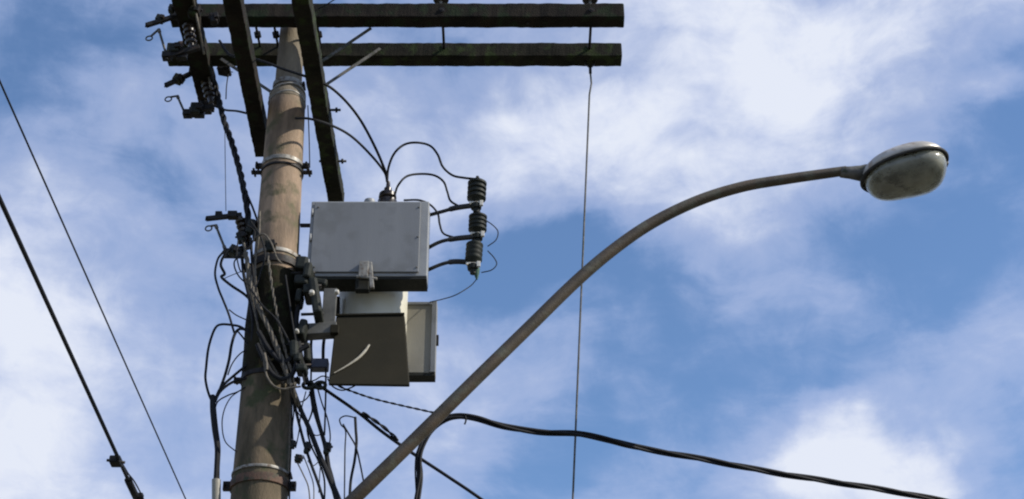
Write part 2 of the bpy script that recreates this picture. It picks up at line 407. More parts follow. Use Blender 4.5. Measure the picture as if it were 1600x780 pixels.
# vertical and through hardware on the arms
zA = na.z
for px in (693, 922):
    xx = P(px, 50, (near_y + far_y) / 2).x
    mb = MB()
    mb.tube([Vector((xx, near_y - .08, zA)), Vector((xx, far_y + .075, fa.z))], .011, 8)
    for yy in (near_y - .066, near_y + .066, far_y - .066, far_y + .066):
        mb.tube([Vector((xx, yy - .008, zA)), Vector((xx, yy + .008, zA))], .024, 6)
    mb.build('spacer_bolt', 'dark_steel', armN)
for px, py in ((431, 55), (498, 56), (402, 60)):
    xx = P(px, py, YP).x
    MB().tube([Vector((xx, near_y + .05, zA)), Vector((xx, far_y - .05, zA))], .010, 8).tube([Vector((xx, YP - .02, zA)), Vector((xx, YP + .02, zA))], .03, 6).build('spacer_bolt', 'dark_steel', armN)
for px in (689, 922):                                # insulator pins standing on the near arm
    xx = P(px, 3, near_y).x; z0 = zA + .06
    mb = MB().tube([Vector((xx, near_y, z0 - .01)), Vector((xx, near_y, z0 + .16))], .011, 8).lathe(Vector((xx, near_y, z0)), Vector((xx, near_y, z0 + .02)), [(0, .035), (1, .03)], 12)
    t = thing('pin_insulator', (xx, near_y, z0), 'brown pin insulator on the front crossarm ' + ('half way to its free end' if px < 800 else 'close to its free end'), 'insulator', 'insulators on the front crossarm')
    mb.build('pin', 'galv', t)
    MB().lathe(Vector((xx, near_y, z0 + .09)), Vector((xx, near_y, z0 + .24)), [(0, .03), (.05, .062), (.2, .055), (.3, .035), (.4, .055), (.6, .03), (.8, .04), (1, .02)], 18).build('porcelain', 'porcelain', t)
xx = P(825, 42, near_y).x
MB().tube([Vector((xx, near_y, zA - .055)), Vector((xx, near_y, zA - .085))], .014, 8).build('bolt_end', 'dark_steel', armN)
# worn chip marks on the near arm's front
for (px, wd) in ((803, .10), (958, .07)):
    q = P(px, 14, near_y - .06); q.y = near_y - .0585; MB().box(Vector((q.x, q.y, zA + .035)), (wd, .006, .022), Matrix.Rotation(.25, 3, 'Y')).build('metal_tag', 'galv', armN)
# flat braces from the pole up to each arm
def brace(arm, a, b, wpx, mat='galv'):
    MB().beam(a, b, .008, W(a, wpx), up=(b - a).cross(Vector((0, 1, 0))), seg=1).build('brace', mat, arm, bevel=.001)
brace(armN, P(500, 98, YP - .12), P(580, 44, near_y + .062), 5, 'old_galv')
brace(armF, P(510, 132, YP - .02), P(594, 76, far_y - .064), 5, 'old_galv')
brace(armF, P(430, 148, YP - .02), P(345, 92, far_y - .064), 5, 'old_galv')

# ------------------------------------------------------------------ three timbers running towards the street, square to the arms
def street_arm(label, a, b, wd, ht, mat, h, ext):
    p, q = PZ(*a, h), PZ(*b, h)                      # a far end, b towards the eye
    d = (q - p).normalized(); q = q + d * ext
    t = thing('side_arm', p, label, 'side arm', 'timber side arms square to the crossarms')
    MB().beam(p, q, wd, ht, rough=.007, seg=100).build('timber', mat, t, bevel=.008)
    return t, p, q, d
HB = 7.72
sB = street_arm('dark timber side arm passing just left of the pole, overhead', (412, 236), (365, 0), .125, .13, 'wood_brown', HB, .9)
sC = street_arm('dark mossy timber side arm passing right of the pole, down behind the grey cabinet', (526, 312), (472, 0), .125, .13, 'wood', HB, .9)
sA = street_arm('leftmost timber side arm carrying the hanging fuse holders', (328, 158), (288, 0), .165, .11, 'wood_brown', HA - .14, .5)
for (px, py) in ((508, 172), (518, 252), ):
    q = PZ(px, py, HB)
    MB().tube([q + Vector((-.10, 0, 0)), q + Vector((.12, 0, 0))], .010, 8).tube([q + Vector((-.085, 0, 0)), q + Vector((-.07, 0, 0))], .022, 6).tube([q + Vector((.08, 0, 0)), q + Vector((.095, 0, 0))], .022, 6).build('through_bolt', 'dark_steel', sC[0])
# ------------------------------------------------------------------ drop-out fuse holders
def fuse(label, Y, topA, topB, ring, tubeA, tubeB, lowA, lowB, bodyA, bodyB):
    """all as sight-line points in the plane Y: contact arm, ring, fuse tube, hinge, insulator body"""
    G = lambda p, dy=0: P(p[0], p[1], Y + dy)
    t = thing('fuse_cutout', G(bodyB), label, 'fuse holder', 'drop-out fuse holders left of the pole')
    a, b = G(bodyA), G(bodyB); n = 5; prof = [(0, .022)]
    for i in range(n):
        t0 = .1 + .8 * i / n; prof += [(t0, .024), (t0 + .02, .046), (t0 + .07, .042), (t0 + .10, .024)]
    prof.append((1, .022)); MB().lathe(a, b, prof, 16).build('insulator_body', 'porcelain', t)
    mb = MB().beam(G(topA, -.02), G(topB), .03, W(a, 7)); mb.beam(G(topA, -.05), G(topA, .05), .012, .03)
    k = G(topA).lerp(G(topB), .35); mb.box(k + Vector((0, 0, .02)), (.05, .05, .045)); mb.box(k.lerp(G(topB), .6) + Vector((0, 0, .005)), (.07, .06, .05)); mb.build('top_contact', 'dark_steel', t, bevel=.003)
    c = G(ring); MB().tube([c + Vector((math.cos(x) * W(c, 5), .01 * math.sin(x), math.sin(x) * W(c, 6))) for x in [2 * math.pi * k / 16 for k in range(16)]], .006, 6, closed=True).tube([c + Vector((.012, 0, .02)), G(tubeA)], .009, 6).build('pull_ring', 'old_galv', t)
    MB().tube([G(tubeA), G(tubeA).lerp(G(tubeB), .12), G(tubeA).lerp(G(tubeB), .13), G(tubeA).lerp(G(tubeB), .85), G(tubeA).lerp(G(tubeB), .86), G(tubeB)], [.014, .014, .0095, .0095, .014, .014], 10).build('fuse_tube', 'old_galv', t)
    mb = MB().beam(G(lowA, -.01), G(lowB), .035, W(a, 8)); mb.box(G(lowA), (.07, .07, .05)); mb.box(G(lowA).lerp(G(lowB), .45) + Vector((0, .02, -.015)), (.08, .05, .07))
    mb.tube([G(lowA, -.05) + Vector((0, 0, -.03)), G(lowA, .06) + Vector((0, 0, -.02))], .013, 8); mb.build('hinge', 'dark_steel', t, bevel=.003)
    return t
Y1 = PZ(300, 40, HA - .2).y; Y2 = PZ(315, 130, HA - .2).y
fuse('uppermost hanging fuse holder, at the left tip of the long crossarms', Y1, (228, 40), (292, 20), (233, 60), (248, 46), (260, 86), (261, 88), (312, 74), (292, 26), (300, 78))
fuse('middle hanging fuse holder with its ring, below the crossarm tips', Y2, (258, 134), (318, 106), (263, 155), (277, 150), (291, 182), (293, 178), (334, 166), (318, 112), (330, 160))
fuse('lowest fuse holder among tangled cables halfway down the pole', YP + .05, (322, 342), (378, 336), (326, 357), (337, 352), (352, 390), (357, 396), (392, 384), (375, 340), (388, 388))
G = lambda x, y, Y=YP: P(x, y, Y)
def lump(name, label, cat, px, py, wpx, hpx, Y, mat='dark_steel', group=None, tilt=0):
    """a cable clamp: body block, bolted jaw and stud"""
    c = P(px, py, Y); wd, ht = W(c, wpx), W(c, hpx); rot = Matrix.Rotation(tilt, 3, 'Y')
    t = thing(name, c - Vector((0, 0, ht / 2)), label, cat, group)
    MB().box(c, (wd * .72, wd * .8, ht), rot).build('clamp_body', mat, t, bevel=ht * .12)
    MB().box(c + rot @ Vector((wd * .3, -.012, ht * .05)), (wd * .4, wd * .9, ht * .55), rot).tube([c + rot @ Vector((-wd * .5, 0, ht * .2)), c + rot @ Vector((wd * .65, 0, ht * .2))], ht * .1, 6).build('jaw', 'dark_steel', t, bevel=.003)
    return t
# hardware around the leftmost side arm
lump('line_clamp', 'dark clamp on the far side of the leftmost side arm, near the crossarms', 'clamp', 290, 24, 22, 18, Y1 + .1)
for (x, y, wd, h_, Y_, tl, lab) in ((250, 30, 16, 11, Y1, .3, 'small clamp block on the topmost fuse holder arm'), (272, 78, 22, 16, Y1, -.1, 'bulky clamp block under the tip of the mossy crossarm'),
        (278, 124, 18, 13, Y2, .4, 'clamp block on the upper arm of the middle fuse holder'), (306, 172, 22, 20, Y2, 0, 'bulky black clamp block under the middle fuse holder'), (268, 14, 12, 14, Y1 - .1, .1, 'small dark clamp block above the topmost fuse holder')):
    lump('line_clamp', lab, 'clamp', x, y, wd, h_, Y_, 'polymer', 'clamp blocks on the fuse holders', tl)
lump('line_clamp', 'stubby clamp sticking out right of the leftmost side arm', 'clamp', 349, 111, 24, 7, Y2, tilt=.25)
lump('line_clamp', 'mossy clamp lump over the front crossarm close to its left tip', 'clamp', 303, 18, 20, 22, Y1 - .2, 'wood', tilt=.2)
lump('line_clamp', 'black clamp lump tight against the right edge of the leftmost side arm', 'clamp', 334, 30, 16, 18, Y1 - .1, tilt=-.2)
lump('line_clamp', 'rust brown clamp block where the leftmost side arm meets the mossy crossarm', 'clamp', 285, 76, 20, 20, far_y - .1, 'rust')
lump('line_clamp', 'round clamp block at the lower end of the leftmost side arm', 'clamp', 322, 168, 24, 16, Y2 + .15)
for (x, y, wd, h_, tl, lab) in ((392, 355, 16, 26, .2, 'upright black clamp topping the cable tangle left of the pole'), (376, 372, 16, 18, -.3, 'squarish black clamp in the tangle beside the lowest fuse holder'), (403, 368, 20, 16, .1, 'wide black clamp in the tangle nearest the beige pole'),
                       (365, 392, 18, 16, .4, 'mossy black clamp hanging under the lowest fuse holder'), (422, 386, 18, 20, -.2, 'dark clamp fixed on the left face of the pole'), (388, 418, 10, 14, .1, 'small black clamp between the vertical wires left of the pole')):
    lump('cable_clamp', lab, 'clamp', x, y, wd, h_, YP - (.16 if x > 410 else .05), 'polymer', 'clamps in the cable tangle left of the pole', tl)

# ------------------------------------------------------------------ grey control cabinet
cy = YP - .06; dep = .19
a, b = P(487, 314, cy), P(667, 431, cy)
x0, x1, zt, zb = a.x, b.x, a.z, b.z
cab = thing('control_cabinet', ((x0 + x1) / 2, cy + dep / 2, zb), 'light grey steel cabinet with a flat door hung to the right of the pole', 'cabinet')
MB().box(((x0 + x1) / 2, cy + dep / 2 + .006, (zt + zb) / 2), (x1 - x0, dep, zt - zb)).build('housing', 'paint_edge', cab, bevel=.006)
MB().box(((x0 + x1) / 2 - .018, cy - .004, (zt + zb) / 2 + .004), (x1 - x0 - .085, .014, zt - zb - .045)).build('door', 'paint', cab, bevel=.004)
mb = MB()                                            # open bottom rim with ribs
zu = zb - .012
mb.box(((x0 + x1) / 2, cy + dep / 2 + .006, zu), (x1 - x0 - .006, dep - .01, .02)); mb.build('bottom_tray', 'paint_under', cab, bevel=.003)
kx = P(577, 308, cy).x
mb = MB().lathe(Vector((kx, cy + .05, zt)), Vector((kx, cy + .05, zt + .05)), [(0, .04), (.3, .045), (.7, .04), (1, .015)], 16).build('vent_cap', 'paint_edge', cab)
lx = P(573, 430, cy).x; mb = MB()
mb.box((lx - .02, cy - .03, zb + .03), (.07, .045, .13)); mb.box((lx + .035, cy - .035, zb - .02), (.03, .03, .22), Matrix.Rotation(-.12, 3, 'Y')); mb.tube([Vector((lx - .07, cy - .04, zb - .03)), Vector((lx + .08, cy - .04, zb - .05))], .012, 8)
mb.build('latch_bracket', 'galv', cab, bevel=.004)
MB().box((lx - .03, cy + .04, zb - .06), (.10, .06, .10)).build('latch_block', 'paint_under', cab, bevel=.006)
hx = x0 - .01
for zf in (.16, .5, .84):
    hz = zb + (zt - zb) * zf
    MB().tube([Vector((x0 + .012, cy - .004, hz - .03)), Vector((x0 + .012, cy - .004, hz + .03))], .009, 8).build('hinge', 'paint_edge', cab)
for fx, fz in ((.075, .9), (.925, .9), (.925, .5), (.925, .1), (.075, .1)):
    q = Vector((x0 + (x1 - x0) * fx - .01, cy - .011, zb + (zt - zb) * fz)); MB().lathe(q, q - Vector((0, .006, 0)), [(0, .007), (.6, .007), (1, .003)], 8).build('screw', 'old_galv', cab)
q = P(497, 437, cy)
MB().box((hx - .03, cy + .1, P(480, 341, cy).z), (.09, .03, .02)).build('mounting_lug', 'dark_steel', cab, bevel=.002)

# ------------------------------------------------------------------ cream transformer tank behind the cabinet
ty = YP + .40
tc_ = P(583, 470, ty); tr = W(tc_, 54); tz0, tz1 = P(583, 572, ty).z, P(583, 352, ty).z
tank = thing('transformer', (tc_.x, ty, tz0), 'cream cylindrical transformer tank half hidden by the cabinet', 'transformer')
MB().lathe((tc_.x, ty, tz0), (tc_.x, ty, tz1), [(0, tr * .93), (.012, tr * .985), (.02, tr), (.93, tr), (.935, tr * 1.04), (.965, tr * 1.04), (.97, tr * .96), (1, tr * .5)], 56).build('tank', 'cream', tank)
bx = P(606, 300, ty); zz = P(606, 318, ty).z
MB().lathe((bx.x, ty, zz - .06), (bx.x, ty, P(606, 284, ty).z), [(0, .06), (.15, .075), (.30, .075), (.36, .05), (.42, .07), (.55, .066), (.6, .03), (.75, .03), (.8, .018), (1, .014)], 20).build('bushing', 'porcelain', tank)
mb = MB()                                            # grey hanger plates between tank and pole
mb.box(P(514, 490, YP - .08), (W(tc_, 20), .03, W(tc_, 84)))
mb.build('hanger_plate', 'plate', tank, bevel=.004)
MB().box(P(496, 518, YP - .10), (W(tc_, 58), .10, W(tc_, 18)), Matrix.Rotation(-.08, 3, 'Y')).build('hanger_arm', 'plate', tank, bevel=.004)
MB().box(P(523, 516, YP - .14), (W(tc_, 12), .05, W(tc_, 14))).build('hanger_clip', 'olive', tank, bevel=.004)
for (x, y, ww, hh, y0, dd) in ((495, 476, 13, 60, -.14, .30), (473, 420, 18, 22, -.10, .2), (483, 436, 12, 26, -.12, .28), (472, 446, 20, 16, -.14, .2), (486, 460, 20, 16, -.16, .2), (461, 552, 12, 28, -.20, .16), (472, 579, 16, 11, -.24, .12), (467, 567, 12, 14, -.18, .2), (474, 520, 12, 26, -.14, .2), (499, 444, 26, 12, -.02, .1), (468, 468, 10, 22, -.15, .15), (481, 556, 10, 30, -.1, .15)):
    MB().box(P(x, y, YP + y0), (W(tc_, ww), dd, W(tc_, hh) * 1.02), Matrix.Rotation((x % 5 - 2) * .09, 3, 'Y')).build('hanger_clamp', 'polymer', tank, bevel=.018)
for (x, y, l_) in ((478, 428, .2), (466, 540, .22), (492, 492, .18), (488, 448, .2), (476, 572, .24)):
    q = P(x, y, YP - .14); MB().tube([q - Vector((l_ * .5, .04, .02)), q + Vector((l_ * .3, .02, .02))], .011, 8).tube([q + Vector((l_ * .16, .03, .0)), q + Vector((l_ * .24, .03, .02))], .02, 6).build('hanger_bolt', 'dark_steel', tank)
for (x, y, r_) in ((487, 457, 4.5), (526, 456, 4), (464, 517, 3)):
    c = P(x, y, cy - .24); mb = MB(); mb.lathe(c + Vector((0, .02, 0)), c - Vector((0, .02, 0)), [(0, W(c, r_)), (.6, W(c, r_)), (1, W(c, r_) * .6)], 10); mb.build('bright_bolt', 'white', tank)
MB().tube([P(527, 465, ty - .16), P(527, 492, ty - .16)], .02, 10).build('conduit_stub', 'dark_steel', tank)
MB().tube(smooth([P(507, 525, ty - .16), P(505, 545, ty - .16), P(505, 575, ty - .1)]), .012, 8).tube(smooth([P(487, 525, ty - .18), P(486, 545, ty - .16), P(488, 572, ty - .1)]), .010, 8).build('control_lead', 'rubber', tank)

# ------------------------------------------------------------------ dark box under the cabinet
def frustum_front(mb, pts_top, pts_bot, yt, yb, dt, db):
    f = [P(*pts_top[0], yt), P(*pts_top[1], yt), P(*pts_bot[1], yb), P(*pts_bot[0], yb)]
    bk = [Vector((p.x, YB_, p.z)) for p, YB_ in zip(f, (yt + dt, yt + dt, yb + db, yb + db))]
    v = [mb.bm.verts.new(p) for p in f + bk]
    for q in ((0, 1, 2, 3), (7, 6, 5, 4), (0, 4, 5, 1), (1, 5, 6, 2), (2, 6, 7, 3), (3, 7, 4, 0)): mb.bm.faces.new([v[i] for i in q])
    return f
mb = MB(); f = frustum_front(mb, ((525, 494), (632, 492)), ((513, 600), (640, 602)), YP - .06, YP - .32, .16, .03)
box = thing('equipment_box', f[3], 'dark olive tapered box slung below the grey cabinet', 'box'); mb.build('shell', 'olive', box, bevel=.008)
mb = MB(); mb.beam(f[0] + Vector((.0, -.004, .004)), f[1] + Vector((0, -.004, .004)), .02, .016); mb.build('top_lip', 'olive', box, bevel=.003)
bf = lambda y: YP - .06 - .26 * (y - 493) / 108 - .02
cable('pale curved cable end lying across the face of the dark olive box', [(x_, y_, bf(y_)) for x_, y_ in ((522, 583), (540, 573), (558, 561), (570, 549), (577, 539))], [1.6, 2.4, 3.8, 4.2, 2.6], mat='pale_sheath', name='cable_tail')
# taupe box on the far right of the tank
yb = YP + .42; a, b = P(634, 472, yb), P(680, 583, yb)
bt = thing('meter_box', (a.x, yb, b.z), 'small taupe box with a raised frame at the right of the cream tank', 'box')
MB().box(((a.x + b.x) / 2, yb + .05, (a.z + b.z) / 2), (b.x - a.x, .11, a.z - b.z)).build('shell', 'taupe', bt, bevel=.004)
fw = W(a, 8); mb = MB(); mb.box((b.x - fw / 2, yb - .008, (a.z + b.z) / 2), (fw, .02, a.z - b.z)); mb.box(((a.x + b.x) / 2 - fw / 2, yb - .012, a.z - fw / 2), (b.x - a.x - fw, .012, fw * .6)); mb.build('frame', 'paint', bt, bevel=.003)
MB().box(((a.x + b.x) / 2, yb + .05, b.z - .012), (b.x - a.x - .004, .108, .022)).build('base', 'paint_under', bt, bevel=.002)
MB().box((b.x + .008, yb + .02, P(680, 530, yb).z), (.02, .03, .08)).build('hinge', 'dark_steel', bt, bevel=.002)

# ------------------------------------------------------------------ surge arresters right of the cabinet
AY = YP + .06
def arrester(label, cx, y0, y1, rp, pt_arm, armw):
    """sheds between y0 and y1, bracket arm back to the cabinet"""
    k = (y0 * 7) % 5 - 2; a, b = P(cx, y0, AY), P(cx - 2 + k * .7, y1, AY + k * .01); r = W(a, rp)
    t = thing('surge_arrester', b, label, 'surge arrester', 'surge arresters right of the grey cabinet')
    prof = [(0, r * .25), (.06, r * .35), (.1, r * .55)]
    n = 4
    for i in range(n):
        t0 = .12 + .8 * i / n; q_ = 1 - .12 * ((i * 3 + k) % 3) / 2; prof += [(t0, r * .78), (t0 + .03, r * q_), (t0 + .10, r * .98 * q_), (t0 + .13, r * .8)]
    prof += [(.94, r * .6), (1, r * .5)]
    MB().lathe(a, b, prof, 20).build('sheds', 'polymer', t)
    MB().tube([a + Vector((0, 0, .03)), a - Vector((0, 0, .01))], .012, 8).lathe(a + Vector((0, 0, .012)), a - Vector((0, 0, .004)), [(0, .02), (1, .024)], 8).build('terminal', 'dark_steel', t)
    c = b + Vector((0, 0, -.012))
    MB().box(c, (r * 1.1, r * 1.1, .012)).box(c + Vector((r * .55, -r * .45, -.008)), (.026, .022, .045)).box(c + Vector((-r * .6, -r * .45, -.004)), (.016, .016, .022)).build('base_bracket', 'white', t, bevel=.003)
    MB().lathe(c, c - Vector((0, 0, .07)), [(0, r * .62), (.5, r * .55), (.55, r * .35), (1, r * .3)], 14).build('disconnector', 'polymer', t)
    pth = smooth([P(*q, AY + (.10 if i == 0 else 0)) for i, q in enumerate(pt_arm)], 6)
    m_ = len(pth)
    MB().tube(pth, [W(pth[0], armw) / 2 * (1 if i < m_ * .5 else 1.45) for i in range(m_)], 10).build('bracket_arm', 'lead', t)
    return t
arrester('topmost of the three finned surge arresters', 746, 281, 318, 15, [(664, 338), (690, 331), (712, 325), (740, 321)], 6)
arrester('middle of the three finned surge arresters', 747, 334, 366, 15.5, [(664, 390), (688, 378), (712, 373), (742, 370)], 6)
arrester('lowest of the three finned surge arresters, with a green tip', 742, 378, 413, 15.5, [(664, 424), (690, 413), (710, 409), (736, 410)], 6)
mb = MB(); q = P(744, 424, AY); mb.lathe(q + Vector((0, 0, .02)), P(745, 437, AY), [(0, .028), (.4, .022), (1, .006)], 10)
o = mb.build('ground_terminal', material('verdigris', (.02, .06, .045), (.06, .13, .09), .7, .2, 20), bpy.data.objects['surge_arrester.002'])
MB().tube([P(748, 318, AY + .03), P(747, 334, AY + .03)], .016, 8).build('link', 'dark_steel', bpy.data.objects['surge_arrester'])
MB().tube([P(745, 364, AY + .03), P(744, 380, AY + .03)], .016, 8).build('link', 'dark_steel', bpy.data.objects['surge_arrester.001'])
gj = 'jumper leads between bushing and arresters'
cable('highest black jumper arching from the bushing to the top arrester', [(605, 282, ty), (607, 262, ty - .05), (616, 240, YP), (632, 226, YP), (652, 223, YP), (672, 228, AY), (684, 242, AY), (692, 261, AY), (707, 274, AY), (725, 278, AY), (745, 280, AY)], 3.4, group=gj)
cable('middle black jumper arching from the cabinet top to the second bracket arm', [(617, 304, ty - .05), (622, 290, YP), (635, 276, YP), (655, 272, AY), (678, 274, AY), (693, 284, AY), (699, 300, AY), (704, 314, AY), (718, 323, AY)], 3.2, group=gj)
cable('short black jumper looping over the cabinet corner to the third bracket arm', [(632, 313, ty - .1), (655, 313, YP - .02), (672, 320, AY), (684, 334, AY), (687, 350, AY), (693, 365, AY), (712, 372, AY)], 3.0, group=gj)
cable('black lead running down to the bushing from over the right side arm', [(343, 64, YP - .05), (360, 86, YP - .22), (400, 93, YP - .3), (443, 108, YP - .35), (500, 128, YP - .42), (530, 148, YP - .3), (560, 183, YP - .05), (585, 228, YP + .1), (602, 268, ty), (605, 284, ty)], 4.0, group='leads coming down to the bushing')
cable('lower black lead sweeping from the pole to the bushing', [(462, 185, YP - .17), (485, 186, YP - .34), (520, 197, YP - .25), (550, 214, YP - .05), (580, 243, YP + .12), (600, 268, ty), (605, 282, ty)], 3.6, group='leads coming down to the bushing')
gt = 'thin loops hanging off the arresters'
cable('thin wire loop bulging right of the middle arrester', [(757, 343), (770, 352), (778, 362), (775, 375), (762, 385)], 1.6, AY, group=gt)
cable('thin wire loop bulging right of the lowest arrester', [(762, 392), (772, 403), (776, 413), (768, 422), (752, 426)], 1.6, AY, group=gt)
cable('thin wire drooping from the green tipped arrester back to the taupe box', [(745, 436, AY), (735, 447, AY), (712, 461, YP), (690, 468, YP + .2), (672, 472, YP + .4)], 1.5)

# ------------------------------------------------------------------ street lamp
LY = YP - .45
lc = P(1413, 268, LY)                                # middle of the rim
TL = R(13); ex = Vector((math.cos(TL), -.06, math.sin(TL))).normalized(); ey = Vector((.06, 1, 0)).normalized(); ey = (ey - ex * ey.dot(ex)).normalized(); ez = ex.cross(ey)
apts = [(452, 880, YP - .25), (555, 778, YP - .38), (640, 695, YP - .42), (730, 606, LY), (820, 518, LY), (900, 440, LY), (960, 389, LY), (1020, 348, LY), (1090, 314, LY), (1160, 292, LY), (1230, 280, LY), (1300, 270, LY), (1322, 267, LY)]
root = pole_at(P(452, 880, YP).z - .25)
lamp = thing('street_lamp', root, 'curved arm street lamp reaching right from the pole with a glass bowl', 'street lamp')
pth = smooth([Vector((root.x + .05, root.y - .19, root.z - .12))] + [P(*q) for q in apts], 10)
n_ = len(pth); MB().tube(pth, [W(p, 23 - 7.5 * min(1, (i / n_) * 1.05)) / 2 for i, p in enumerate(pth)], 20).build('arm', 'lamp_arm', lamp)
r0 = prad(root.z)
MB().lathe(root - Vector((0, 0, .16)), root + Vector((0, 0, .16)), [(0, r0 + .004), (.02, r0 + .012), (.2, r0 + .012), (.22, r0 + .003), (.78, r0 + .002), (.8, r0 + .012), (.98, r0 + .012), (1, r0 + .004)], 36).build('pole_bracket', 'galv', lamp)
Lh, Wh = W(lc, 137) / 2  , .245
def shell(sign, hgt, power, mat, name, s_in=1.0, neck=0, drop=0):
    mb = MB(); nu, nv = 36, 14; grid = []
    for i in range(nu + 1):
        th = math.pi * i / nu; cx = -math.cos(th)                       # -1 .. 1 along the axis
        egg = 1 + .10 * cx
        wd = Wh * s_in * egg * (max(0, 1 - abs(cx) ** (2.3 if sign > 0 else 3.0))) ** (1 / 2.1)
        hh = hgt * (max(0, 1 - abs(cx) ** power)) ** (1 / 2.0) * (1 + .06 * cx)
        row = []
        for j in range(nv + 1):
            ph = math.pi * j / nv
            row.append(mb.bm.verts.new(lc + ex * (cx * Lh * s_in) + ey * (math.cos(ph) * wd) + ez * (sign * (abs(math.sin(ph)) ** (.75 if sign < 0 else .85)) * hh + drop)))
        grid.append(row)
    for i in range(nu):
        for j in range(nv):
            try: f = mb.bm.faces.new((grid[i][j], grid[i + 1][j], grid[i + 1][j + 1], grid[i][j + 1])); f.smooth = True
            except ValueError: pass
    bmesh.ops.remove_doubles(mb.bm, verts=mb.bm.verts, dist=.0006)
    o = mb.build(name, mat, lamp)
    s = o.modifiers.new('thickness', 'SOLIDIFY'); s.thickness = .004; s.offset = -1
    return o
shell(1, .15, 2.4, 'lamp_shell', 'housing', 1.0, drop=.008)
shell(-1, .165, 4.2, 'lens', 'glass_bowl', .945, drop=-.006)
rim = []
for k in range(64):
    th = 2 * math.pi * k / 64; cx = math.cos(th); wd = Wh * (1 + .10 * cx) * (max(0, 1 - abs(cx) ** 2.3)) ** (1 / 2.1)
    rim.append((cx, wd * (1 if math.sin(th) >= 0 else -1)))
MB().tube([lc + ex * (c_ * (Lh + .004)) + ey * w_ * 1.02 for c_, w_ in rim], .0125, 8, closed=True).build('rim', 'gasket', lamp)
e0 = P(1312, 269, LY); e1 = lc - ex * Lh * .86 + ez * .055
MB().lathe(e0, e1, [(0, .034), (.05, .041), (.4, .046), (.8, .058), (1, .07)], 18).build('neck', 'old_galv', lamp)
MB().box(lc + ex * Lh * .98 + ez * (-.005), (.03, .05, .05)).build('latch', 'galv', lamp, bevel=.003)
# lamp bulb and reflector inside the bowl
MB().lathe(lc - ex * .17 - ez * .02, lc + ex * .12 - ez * .02, [(0, .02), (.2, .02), (.3, .035), (.7, .045), (.9, .035), (1, .01)], 16).build('bulb', 'white', lamp)

# ------------------------------------------------------------------ hanging wire at the far end of the mossy crossarm
hx = P(922, 100, far_y)
t = thing('shackle', hx, 'small steel shackle under the mossy crossarm near its free end', 'shackle')
z0 = fa.z - .062
MB().tube(smooth([Vector((hx.x - .035, far_y, z0)), Vector((hx.x - .035, far_y, z0 - .03)), Vector((hx.x, far_y, z0 - .065)), Vector((hx.x + .035, far_y, z0 - .03)), Vector((hx.x + .035, far_y, z0))]), .009, 8).build('bow', 'dark_steel', t)
MB().tube([Vector((hx.x, far_y, z0 - .06)), Vector((hx.x, far_y, z0 - .13))], .012, 8).build('eye_bolt', 'dark_steel', t)
a = Vector((hx.x, far_y, z0 - .12)); b = P(895, 780, far_y + .0); g_ = a + (b - a) * (a.z / (a.z - b.z)); 
mb = MB().tube([a, a + (b - a) * .03 + Vector((.012, 0, 0)), a + (b - a) * .06] + [a.lerp(g_, t_) for t_ in (.2, .5, .8, .995)], W(a, 2.8) / 2, 8)
tag(mb.build('hanging_wire', 'old_galv'), 'long thin wire hanging straight down from the crossarm shackle', 'wire')

# ------------------------------------------------------------------ overhead lines on the left
def line(label, p0, p1, h, wpx, ext0, ext1, sag=.0, grp=None, strands_=0):
    a, b = PZ(*p0, h), PZ(*p1, h); d = (b - a).normalized(); s, e = a - d * ext0, b + d * ext1
    path = [s.lerp(e, i / 60) - Vector((0, 0, sag * 4 * (i / 60) * (1 - i / 60))) for i in range(61)]
    r = W(a, wpx) / 2
    return tag(MB().tube(path, r, 8).build('overhead_line', 'rubber'), label, 'power line', grp), a, b
line('thin overhead line, the upper of the two crossing the left sky', (0, 128), (291, 782), 6.1, 3.4, 12, 40, 0, 'overhead lines in the left sky')
_, la, lb = line('thick black overhead line, the lower of the two in the left sky', (0, 312), (215, 782), 5.4, 8.0, 10, 40, 0, 'overhead lines in the left sky')
q = PZ(181, 721, 5.4)
t = thing('line_splice', q - Vector((0, 0, .03)), 'small splice clamp on the thick overhead line low in the left sky', 'splice')
MB().box(q, (.085, .11, .06)).build('clamp_body', 'rubber', t, bevel=.01)
MB().tube([q + Vector((-.07, 0, .01)), q + Vector((.07, 0, -.01))], .012, 8).build('clamp_bolt', 'dark_steel', t)
q2 = PZ(206, 762, 5.4); 
t = thing('line_splice', q2, 'second splice clamp where the thick overhead line leaves the photo bottom', 'splice')
MB().tube([PZ(200, 750, 5.4) + Vector((0, 0, 0)), PZ(216, 784, 5.4)], .030, 8).build('sleeve', 'rubber', t)
MB().box(PZ(218, 776, 5.4), (.06, .06, .05)).build('clamp_body', 'rubber', t, bevel=.008)
tag(MB().tube(smooth([q + Vector((.02, 0, .03)), PZ(199, 738, 5.42), PZ(226, 784, 5.38), PZ(300, 960, 5.3)]), .006, 6).build('tie_wire', 'rubber'), 'very thin wire splitting off at the splice clamp', 'wire')

# ------------------------------------------------------------------ cables to the left of the pole
gl = 'cables tangled down the left of the pole'
YL = YP - .12
cable('thick black cable bundle slanting from the side arm to the pole middle', [(326, 100, Y2), (338, 140, Y2 + .05), (350, 188, YP + .3), (363, 225, YP + .2), (376, 272, YP + .1), (385, 318, YP), (389, 352, YP)], 9, twist=3, group=gl)
cable('medium black cable beside the thick slanting bundle, nearer the pole', [(374, 262), (384, 298), (395, 325), (404, 352), (408, 380)], 3, YP, group=gl)
cable('hair thin wire hanging plumb below the leftmost side arm', [(351, 180), (352, 260), (353, 330)], 1.0, YP + .3, group=gl)
cable('brown strap-like wire lying over the leftmost side arm', [(296, -30, Y1 - .5), (304, 10, Y1 - .25), (313, 55, Y1 - .12), (322, 100, Y2 - .12), (330, 140, Y2 - .1)], 3.2, mat='rubber_dusty', group=gl)
cable('short black link wire from the leftmost to the middle side arm', [(336, 166, Y2), (352, 172, Y2 - .1), (372, 174, Y2 - .3), (396, 180, YP + .1)], 3.2, group=gl)
